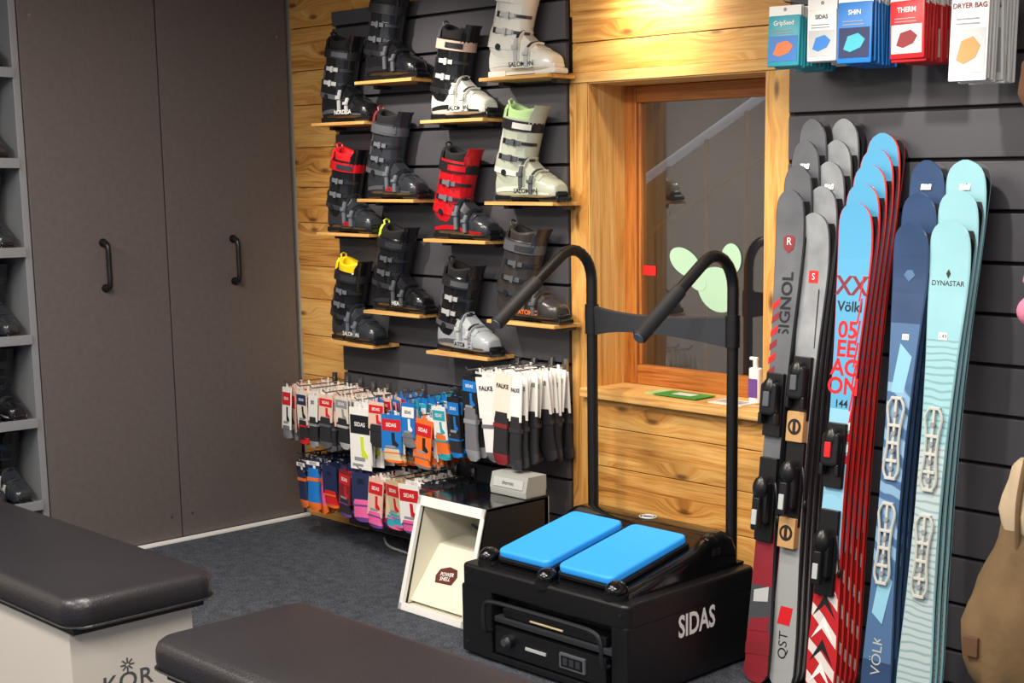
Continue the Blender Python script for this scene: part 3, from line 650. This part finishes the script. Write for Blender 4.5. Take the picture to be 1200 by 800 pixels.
def ski(mb, L_, mx, sgn, segs, side, wk=1.0):
    zs = sorted(set([0,.004,.012,.02,.03] + [.05+.03*k for k in range(29)] + [.90,.915,.93,.945,.955,.965,.975,.980,.985,.989,.992,.995,.9975,1]))
    def yb(t):
        c = .003*math.sin(math.pi*min(1, t/.88)) if t < .88 else 0
        if t > .86: c += .024*((t-.86)/.14)**2
        if t < .04: c += .003*((.04-t)/.04)**2
        return c + .0005
    def th(t): return .006 + .006*math.exp(-((t-.45)/.25)**2)
    rows = []
    for t in zs:
        w = hw(t)*wk; y = yb(t); h = th(t); z = t*L_
        rows.append([(-w, sgn*y, z), (-w, sgn*(y+h*.55), z), (-w*.93, sgn*(y+h), z), (w*.93, sgn*(y+h), z), (w, sgn*(y+h*.55), z), (w, sgn*y, z)])
    for i in range(len(rows)-1):
        t = (zs[i]+zs[i+1])/2
        m = [q for q in segs if t >= q[0]][-1][1]
        a, c = rows[i], rows[i+1]
        mb.add([a[2], a[3], c[3], c[2]], [(0,1,2,3)], m, mx)
        mb.add([a[5], a[0], c[0], c[5]], [(0,1,2,3)], 'ski_base', mx)
        mb.add([a[0], a[1], a[2], c[0], c[1], c[2]], [(0,1,4,3),(1,2,5,4)], side, mx)
        mb.add([a[3], a[4], a[5], c[3], c[4], c[5]], [(0,1,4,3),(1,2,5,4)], side, mx)
    mb.add(rows[0], [(0,1,2,3,4,5)], side, mx); mb.add(rows[-1], [(5,4,3,2,1,0)], side, mx)
    return lambda zz: yb(zz/L_) + th(zz/L_)
def binding(mb, mx, zc, style):
    if style == 'rail':
        for z0 in (zc-.30, zc+.03):
            for sx in (-1, 1):
                mb.tube(spline([(sx*.015, -.006, z0), (sx*.027, -.006, z0+.03), (sx*.020, -.006, z0+.10), (sx*.022, -.006, z0+.17), (sx*.029, -.006, z0+.22), (sx*.015, -.006, z0+.25)], 4), .0045, 'bind_white', 6, mx)
            for dz in (.0, .055, .11, .165, .25): mb.box(-.020, .020, -.010, .002, z0+dz-.005, z0+dz+.005, 'bind_white', .002, mx)
            mb.box(-.004, .004, -.009, .002, z0, z0+.25, 'bind_white', 0, mx)
            for dz in (.03, .085, .14, .2):
                mb.cyl((0, -.012, z0+dz), (0, .0, z0+dz), .008, 'grey', n=12, mx=mx)
        return
    c = 'black_plastic'
    mb.box(-.036, .036, -.014, .004, zc-.26, zc+.02, c, .004, mx); mb.box(-.036, .036, -.014, .004, zc+.09, zc+.30, c, .004, mx)
    mb.rbox(-.034, .034, zc+.16, zc+.27, .012, .048, .015, .012, c, mx @ Matrix(((1,0,0,0),(0,0,-1,0),(0,1,0,0),(0,0,0,1))), n=3, k=2)
    mb.ell((0, -.038, zc+.25), (.026, .018, .035), c, 12, 8, mx)
    mb.box(-.038, -.022, -.042, -.016, zc+.13, zc+.17, c, .005, mx); mb.box(.022, .038, -.042, -.016, zc+.13, zc+.17, c, .005, mx)
    mb.box(-.012, .012, -.056, -.046, zc+.19, zc+.24, 'red' if style == 'red' else 'mgrey', .003, mx)
    mb.box(-.03, .03, -.046, -.012, zc-.20, zc-.06, c, .012, mx); mb.ell((0, -.042, zc-.08), (.03, .024, .04), c, 12, 8, mx)
    mb.box(-.016, .016, -.066, -.04, zc-.22, zc-.11, c, .007, mx); mb.box(-.010, .010, -.070, -.064, zc-.2, zc-.15, 'lgrey', .002, mx)
    for sx in (-1, 1):
        mb.tube(spline([(sx*.035, -.012, zc-.06), (sx*.046, -.016, zc-.1), (sx*.050, -.008, zc-.17)], 4), .003, 'steel_dark', 6, mx)
        mb.ell((sx*.051, -.006, zc-.18), (.007, .007, .016), c, 8, 6, mx)
    if style == 'card':
        for dz in (.02, -.33):
            mb.box(-.034, .034, -.026, .004, zc+dz, zc+dz+.10, 'cardboard', .003, mx)
            f_ = mx @ T((0, -.0265, zc+dz+.05)) @ FRONT
            mb.disc(.026, .001, 'graph', f_); mb.disc(.017, .0016, 'cardboard', f_)
            mb.box(-.006, .006, -.0285, -.026, zc+dz+.03, zc+dz+.07, 'graph', 0, mx)
LEAN = 6.3
def ski_column(xb, ybase, lengths, segs, side, style, deco=None, wk=1.0, gap=.031, zc=.68):
    for k, L_ in enumerate(lengths):
        mb = MB()
        mx = T((xb, ybase + gap*k, .0035)) @ RX(-LEAN)
        fy = ski(mb, L_, mx, -1, segs, side, wk)
        ski(mb, L_, mx, 1, segs, side, wk)
        if k == 0:
            if style: binding(mb, mx @ T((0, -.016, 0)), zc, style)
            if deco: deco(mb, mx, fy)
        else:
            m2 = mx @ T((0, -fy(L_*.955)-.001, L_*.955)) @ FRONT @ RX(-9)
            if k == 2: mb.prism([(-.018,-.012),(.018,-.012),(.018,.012),(-.018,.012)], .0008, 'white', m2)
            if k == 2: mb.text('17', .018, 'graph', m2 @ T((0, 0, .0016)))
        mb.build('ski_pair')
def onski(mx, fy, x, z, extra=.0006): return mx @ T((x, -fy(z)-extra, z)) @ FRONT
def VT(m): return m @ RZ(90)
def decoA(mb, mx, fy):
    mb.text('ROSSIGNOL', .060, 'graph', VT(onski(mx, fy, 0.008, 1.21)), .02)
    for z, w, c in ((.05,.05,'ski_dred'),(.12,.05,'darkred'),(.2,.04,'ski_dred'),(.3,.03,'lgrey')):
        mb.prism([(-w,-.03),(w,-.02),(w,.03),(-w,.01)], .0005, c, onski(mx, fy, 0, z))
    for k in range(10): mb.prism([(-.045,-.02),(-.018,-.0),(-.018,.022),(-.045,.002)], .0005, 'red' if k % 2 else 'ski_dred', onski(mx, fy, -.0, .86+.045*k))
    mb.prism([(0,.03),(-.024,.015),(-.02,-.02),(0,-.035),(.02,-.02),(.024,.015)], .0005, 'darkred', onski(mx, fy, 0, 1.47, .001)); mb.text('R', .035, 'white', onski(mx, fy, 0, 1.472, .0018))
def decoB(mb, mx, fy):
    mb.prism([(-.015,-.02),(.022,-.02),(.022,.02),(-.015,.02)], .0005, 'red', onski(mx, fy, .0, 1.36)); mb.text('S', .03, 'white', onski(mx, fy, .003, 1.36, .0016))
    mb.prism([(-.03,-.03),(.02,-.03),(.03,.03),(-.02,.03)], .0005, 'red', onski(mx, fy, 0, .24))
    mb.text('QST', .05, 'graph', VT(onski(mx, fy, 0, .14)))
    mb.prism([(.028,-.12),(.032,-.12),(.032,.12),(.028,.12)], .0005, 'graph', onski(mx, fy, 0, 1.2))
def decoC(mb, mx, fy):
    mb.text('XX', .085, 'darkred', onski(mx, fy, 0, 1.335), .02); mb.text('V\u00f6lkl', .046, 'graph', onski(mx, fy, 0, 1.27), .02)
    for s_, z in (('05', 1.195), ('EE', 1.135), ('AC', 1.075), ('ON', 1.015)): mb.text(s_, .075, 'red', onski(mx, fy, 0, z), .025)
    mb.text('144', .034, 'graph', onski(mx, fy, 0, .96), .02)
    for k in range(5):
        mb.prism([(-.045,-.02),(.0,.025),(.045,-.02),(.0,.06)], .0004, ('white','graph')[k % 2], onski(mx, fy, 0, .06+.075*k, .0008))
    for k in range(4):
        mb.prism([(-.042,-.02),(.042,.02),(.042,.045),(-.042,.005)], .0004, ('white','red')[k % 2], onski(mx, fy, 0, .86-.035*k, .0008))
    for k in range(7):
        mb.prism([(.030,-.05),(.036,-.05),(.046,.03),(.040,.03)], .0004, 'red', onski(mx, fy, 0, .92+.07*k, .0008))
def decoD(mb, mx, fy):
    mb.prism([(-.012,-.009),(.012,-.009),(.012,.009),(-.012,.009)], .0005, 'white', onski(mx, fy, 0.005, 1.19)); mb.text('151', .014, 'graph', onski(mx, fy, .005, 1.19, .0014))
    mb.text('V\u00d6LKL', .05, 'lgrey', VT(onski(mx, fy, 0, .2)))
    for z in (1.08, .38): mb.prism([(-.03,-.06),(.01,-.09),(.035,.05),(-.01,.09)], .0005, 'ski_sky2', onski(mx, fy, 0, z))
    mb.prism([(-.02,0),(0,-.02),(.02,0),(0,.03)], .0005, 'ski_steel', onski(mx, fy, 0, 1.38))
def decoE(mb, mx, fy):
    mb.text('DYNASTAR', .022, 'graph', onski(mx, fy, 0, 1.36), .015)
    mb.prism([(-.008,0),(0,-.014),(.008,0),(0,.014)], .0005, 'graph', onski(mx, fy, 0, 1.39))
    mb.prism([(-.015,-.011),(.015,-.011),(.015,.011),(-.015,.011)], .0005, 'white', onski(mx, fy, 0, 1.2)); mb.text('149', .018, 'graph', onski(mx, fy, 0, 1.2, .0016))
    mb.text('77', .04, 'graph', onski(mx, fy, 0, .07))
ski_column(-2.79, 3.58, [1.64, 1.72, 1.80, 1.87], [(0,'ski_dred'),(.10,'ski_dgrey'),(.2,'ski_dred'),(.32,'ski_grey')], 'graph', 'std', decoA, .93, zc=.74)
ski_column(-2.700, 3.60, [1.565, 1.65, 1.73, 1.80, 1.87], [(0,'ski_lgrey'),(.5,'grey_fleck')], 'dgrey', 'card', decoB, .97, zc=.80)
ski_column(-2.545, 3.60, [1.60, 1.66, 1.72, 1.77, 1.82], [(0,'red_slash'),(.30,'ski_sky2'),(.58,'ski_sky')], 'ski_red', 'red', decoC, 1.05, zc=.60)
ski_column(-2.335, 3.60, [1.54, 1.63, 1.73], [(0,'ski_slate'),(.12,'ski_steel'),(.3,'ice_blue'),(.68,'ski_steel'),(.8,'ski_slate')], 'ski_slate', 'rail', decoD, 1.0, zc=.72)
ski_column(-2.205, 3.61, [1.55, 1.64, 1.73], [(0,'grey_waves'),(.55,'teal_waves'),(.78,'ski_teal')], 'ski_teal', 'rail', decoE, 1.12, zc=.70)

# ------------------------------------------------------------------ product bags at top right
b = MB()
def pouch(x, y, z, w, h, body, lab, word, tcol='graph', lab2=None):
    j = T((x, y, z)) @ RX(rnd.uniform(-3, 3)) @ RZ(rnd.uniform(-6, 6))
    b.box(-w/2, w/2, -.006, .006, -h, -.03, body, .005, j, 2); b.box(-w/2, w/2, -.0015, .0015, -.035, 0, 'white', mx=j)
    b.box(-w*.44, w*.44, -.0073, -.006, -h*.92, -h*.50, lab, mx=j)
    q = j @ T((0, -.007, -h*.70)) @ FRONT
    if lab2: b.prism([(-w*.3,-h*.1),(-w*.1,-h*.14),(w*.2,-h*.08),(w*.32,h*.03),(w*.12,h*.12),(-w*.18,h*.08)], .0012, lab2, q)
    for s_ in (.42, .465): b.box(-w*.35, w*.3*s_*2, -.0073, -.006, -h*s_, -h*(s_-.015), 'grey', mx=j)
    b.cyl((0, -.0025, -.012), (0, .0025, -.012), .006, 'grey', n=10, mx=j)
    if word: b.text(word, w*.17, tcol, j @ T((0, -.0078, -h*.29)) @ FRONT, .02)
for x, z, w, h, body, lab, word, tcol, l2, n in ((-2.80, 2.215, .12, .19, 'teal', 'blue', 'GripSeed', 'white', 'orange', 12), (-2.655, 2.225, .105, .19, 'white', 'lgrey', 'SIDAS', 'graph', 'blue', 10),
        (-2.53, 2.235, .12, .215, 'blue', 'navy', 'SHIN', 'white', 'teal', 9), (-2.345, 2.22, .125, .20, 'red', 'card_cream', 'THERM', 'white', 'darkred', 13), (-2.13, 2.25, .12, .30, 'white', 'lgrey', 'DRYER BAG', 'darkred', 'cardboard', 10)):
    b.tube([(x, 3.9715, z+.012), (x, 3.70, z+.012), (x, 3.685, z+.028)], .003, 'metal', 6)
    for k in range(n): pouch(x, 3.71 + .0185*k, z + rnd.uniform(-.006, .006), w, h, body, lab, word, tcol, l2)
b.build('product_pouches', wn=False)

# ------------------------------------------------------------------ sill items
mat('leaf_green', '#3f9a3c', .5)
b = MB(); b.box(-3.70, -3.46, 4.02, 4.13, .8452, .849, 'lime_pale'); b.box(-3.64, -3.42, 4.00, 4.12, .849, .852, 'leaf_green'); b.box(-3.58, -3.48, 4.04, 4.09, .852, .8525, 'white'); b.build('leaflets')
b = MB(); b.box(-3.36, -3.2, 4.0, 4.1, .8452, .850, 'white'); b.box(-3.34, -3.22, 4.02, 4.08, .850, .8505, 'lgrey'); b.build('brochure')
b = MB()
b.rbox(-3.235, -3.185, 4.08, 4.115, .846, .98, .014, .006, 'white'); b.box(-3.23, -3.19, 4.078, 4.081, .87, .94, 'purple')
b.cyl((-3.21, 4.097, .98), (-3.21, 4.097, 1.01), .010, 'white'); b.box(-3.235, -3.2, 4.09, 4.104, 1.008, 1.02, 'white', .003); b.build('sanitizer_bottle')
b = MB(); b.tube(spline([(-5.3, 3.94, .006), (-5.15, 3.86, .006), (-4.95, 3.83, .006), (-4.8, 3.74, .006), (-4.62, 3.68, .006), (-4.5, 3.75, .006), (-4.38, 3.8, .006)], 8), .0055, 'lgrey', 6); b.build('power_cable')

# ------------------------------------------------------------------ right: hanging bag + garments
mat('khaki', '#6f583a', .85, bump=.5, bs=30, var=.15, vs=9); mat('ecru', '#b8a488', .9, bump=.4, bs=25, var=.08); mat('brown_c', '#5f412c', .8, bump=.4, bs=30)
mat('pink_c', '#cf7a96', .9, bump=.5, bs=60)
def fold(a, z, k1, k2): return 1 + .045*math.sin(5*a + z*22) + .03*math.sin(9*a - z*15 + k1) + .02*math.sin(z*60 + 3*a + k2)
b = MB()
R = []
for z, rx, ry, xo in ((.19,.06,.05,0),(.20,.12,.08,0),(.22,.155,.10,0),(.27,.178,.11,0),(.33,.182,.113,0),(.39,.178,.112,.0),(.45,.168,.104,.01),(.51,.152,.094,.015),(.56,.138,.085,.02),(.61,.122,.075,.025),(.65,.108,.066,.03),(.70,.10,.06,.035)):
    R.append([(-1.85+xo+rx*math.cos(a)*fold(a, z, 0, 1), 3.62+ry*math.sin(a)*fold(a, z, 2, 0), z+.008*math.sin(3*a)) for a in [2*math.pi*k/48 for k in range(48)]])
b.loft(R, 'khaki')
R = []
for z, rx, ry, xo in ((.66,.10,.06,.02),(.69,.118,.072,.03),(.73,.122,.076,.03),(.77,.12,.077,.035),(.82,.115,.073,.04),(.86,.105,.066,.04),(.88,.09,.055,.045),(.885,.05,.03,.045)):
    R.append([(-1.83+xo+rx*math.cos(a)*fold(a, z, 1, 3), 3.62+ry*math.sin(a)*fold(a, z, 3, 1), z) for a in [2*math.pi*k/48 for k in range(48)]])
b.loft(R, 'ecru')
b.box(-1.98, -1.93, 3.51, 3.525, .30, .36, 'brown_c', .004)
for sx, yy in ((-1.84, 3.60), (-1.70, 3.62)):
    b.tube(spline([(sx, yy-.04, .62), (sx+.01, yy-.06, .80), (sx*.6-.70, yy, 1.0), (-1.74, 3.78, 1.115), (-1.74, 3.93, 1.14)], 6), .009, 'khaki', 8)
b.tube([(-1.74, 3.9715, 1.12), (-1.74, 3.90, 1.12), (-1.74, 3.885, 1.145)], .006, 'metal', 8)
b.build('canvas_bag')
b = MB()
b.ell((-1.83, 3.66, 1.40), (.07, .06, .075), 'pink_c', 24, 16, fn=lambda p: 1+.08*math.sin(9*p.x)*math.sin(8*p.z)); b.ell((-1.845, 3.64, 1.30), (.065, .055, .05), 'pink_c', 20, 12)
b.tube([(-1.83, 3.9715, 1.50), (-1.83, 3.66, 1.50)], .004, 'metal', 6); b.cyl((-1.83, 3.66, 1.45), (-1.83, 3.66, 1.5), .004, 'metal', n=6)
b.build('pink_pompom_hat')
b = MB()
b.ell((-1.87, 3.66, 1.93), (.07, .06, .10), 'brown_c', 20, 12, fn=lambda p: 1+.06*math.sin(7*p.z+3*p.x)); b.tube(spline([(-1.90, 3.66, 2.0), (-1.88, 3.68, 2.12), (-1.84, 3.7, 2.0)], 6), .008, 'brown_c', 8)
b.tube([(-1.88, 3.9715, 2.1), (-1.88, 3.66, 2.1)], .004, 'metal', 6)
b.build('leather_pouch')

# ------------------------------------------------------------------ lighting
def area(name, loc, sx, sy, p, col=(1, .92, .82)):
    l = bpy.data.lights.new(name, 'AREA'); l.shape = 'RECTANGLE'; l.size = sx; l.size_y = sy; l.energy = p; l.color = col
    o = bpy.data.objects.new(name + '_lamp', l); bpy.context.collection.objects.link(o); o.location = loc
    b = MB(); b.box(loc[0]-sx/2-.02, loc[0]+sx/2+.02, loc[1]-sy/2-.02, loc[1]+sy/2+.02, loc[2]+.005, 2.8, 'white'); f_ = b.build('ceiling_light')
    o.parent = f_; return o
area('panel', (-3.6, 1.9, 2.74), 1.6, .5, 80); area('panel', (-1.2, 1.6, 2.74), 1.6, .5, 75); area('panel', (-1.5, -.6, 2.74), 2.2, .6, 95); area('panel', (-4.6, 0.2, 2.74), 1.6, .5, 90)
def spot(loc, tgt, p, ang=60, col=(1, .86, .66), blend=.8, size=.04):
    l = bpy.data.lights.new('spot', 'SPOT'); l.energy = p; l.spot_size = math.radians(ang); l.spot_blend = blend; l.color = col; l.shadow_soft_size = size
    o = bpy.data.objects.new('spot_lamp', l); bpy.context.collection.objects.link(o)
    d = (Vector(tgt)-Vector(loc)).normalized(); o.location = Vector(loc) + d*.02; o.rotation_euler = d.to_track_quat('-Z', 'Y').to_euler()
    b = MB(); p0 = Vector(loc); b.cyl(p0 - d*.10, p0, .03, 'white', .036); b.cyl(p0 - d*.05, (loc[0], loc[1], 2.79), .008, 'white', n=8); b.cyl((loc[0], loc[1], 2.78), (loc[0], loc[1], 2.8), .04, 'white')
    f_ = b.build('ceiling_spotlight'); o.parent = f_
spot((-3.60, 3.74, 2.42), (-3.60, 4.0, 2.30), 34, 125, (1, .88, .66), 1.0)
spot((-3.4, 2.9, 2.66), (-3.5, 3.95, 1.2), 105, 60)
spot((-4.9, 2.8, 2.66), (-4.9, 3.95, 1.5), 125, 75, (1, .9, .78))
spot((-2.3, 2.8, 2.66), (-2.4, 3.85, 1.3), 90, 65, (1, .93, .85))
l = bpy.data.lights.new('exterior_fill', 'POINT'); l.energy = 22; l.color = (.85, .88, 1); l.shadow_soft_size = .1  # added fill light and fixture, only to brighten the rail and facade outside
b = MB(); b.cyl((-3.2, 6.15, 3.4), (-3.2, 5.2, 3.4), .02, 'steel_dark'); b.cyl((-3.2, 5.2, 3.36), (-3.2, 5.2, 3.44), .08, 'steel_dark', .04); f_ = b.build('exterior_street_lamp')
o = bpy.data.objects.new('exterior_fill_bulb', l); bpy.context.collection.objects.link(o); o.location = (-3.2, 5.2, 3.28); o.parent = f_
w = bpy.data.worlds.new('World'); bpy.context.scene.world = w; w.use_nodes = True
w.node_tree.nodes['Background'].inputs[0].default_value = (.9, .92, 1, 1); w.node_tree.nodes['Background'].inputs[1].default_value = .5
bpy.context.scene.view_settings.view_transform = 'Standard'

# ------------------------------------------------------------------ camera
cam = bpy.data.cameras.new('camera'); co = bpy.data.objects.new('camera', cam); bpy.context.collection.objects.link(co)
co.location = (0, 0, 1.65); co.rotation_euler = (math.radians(90-8.887), 0, math.radians(41.767))
cam.sensor_width = 36; cam.lens = 49.5; cam.shift_x = -.15; cam.shift_y = .0625; cam.clip_start = .05
bpy.context.scene.camera = co
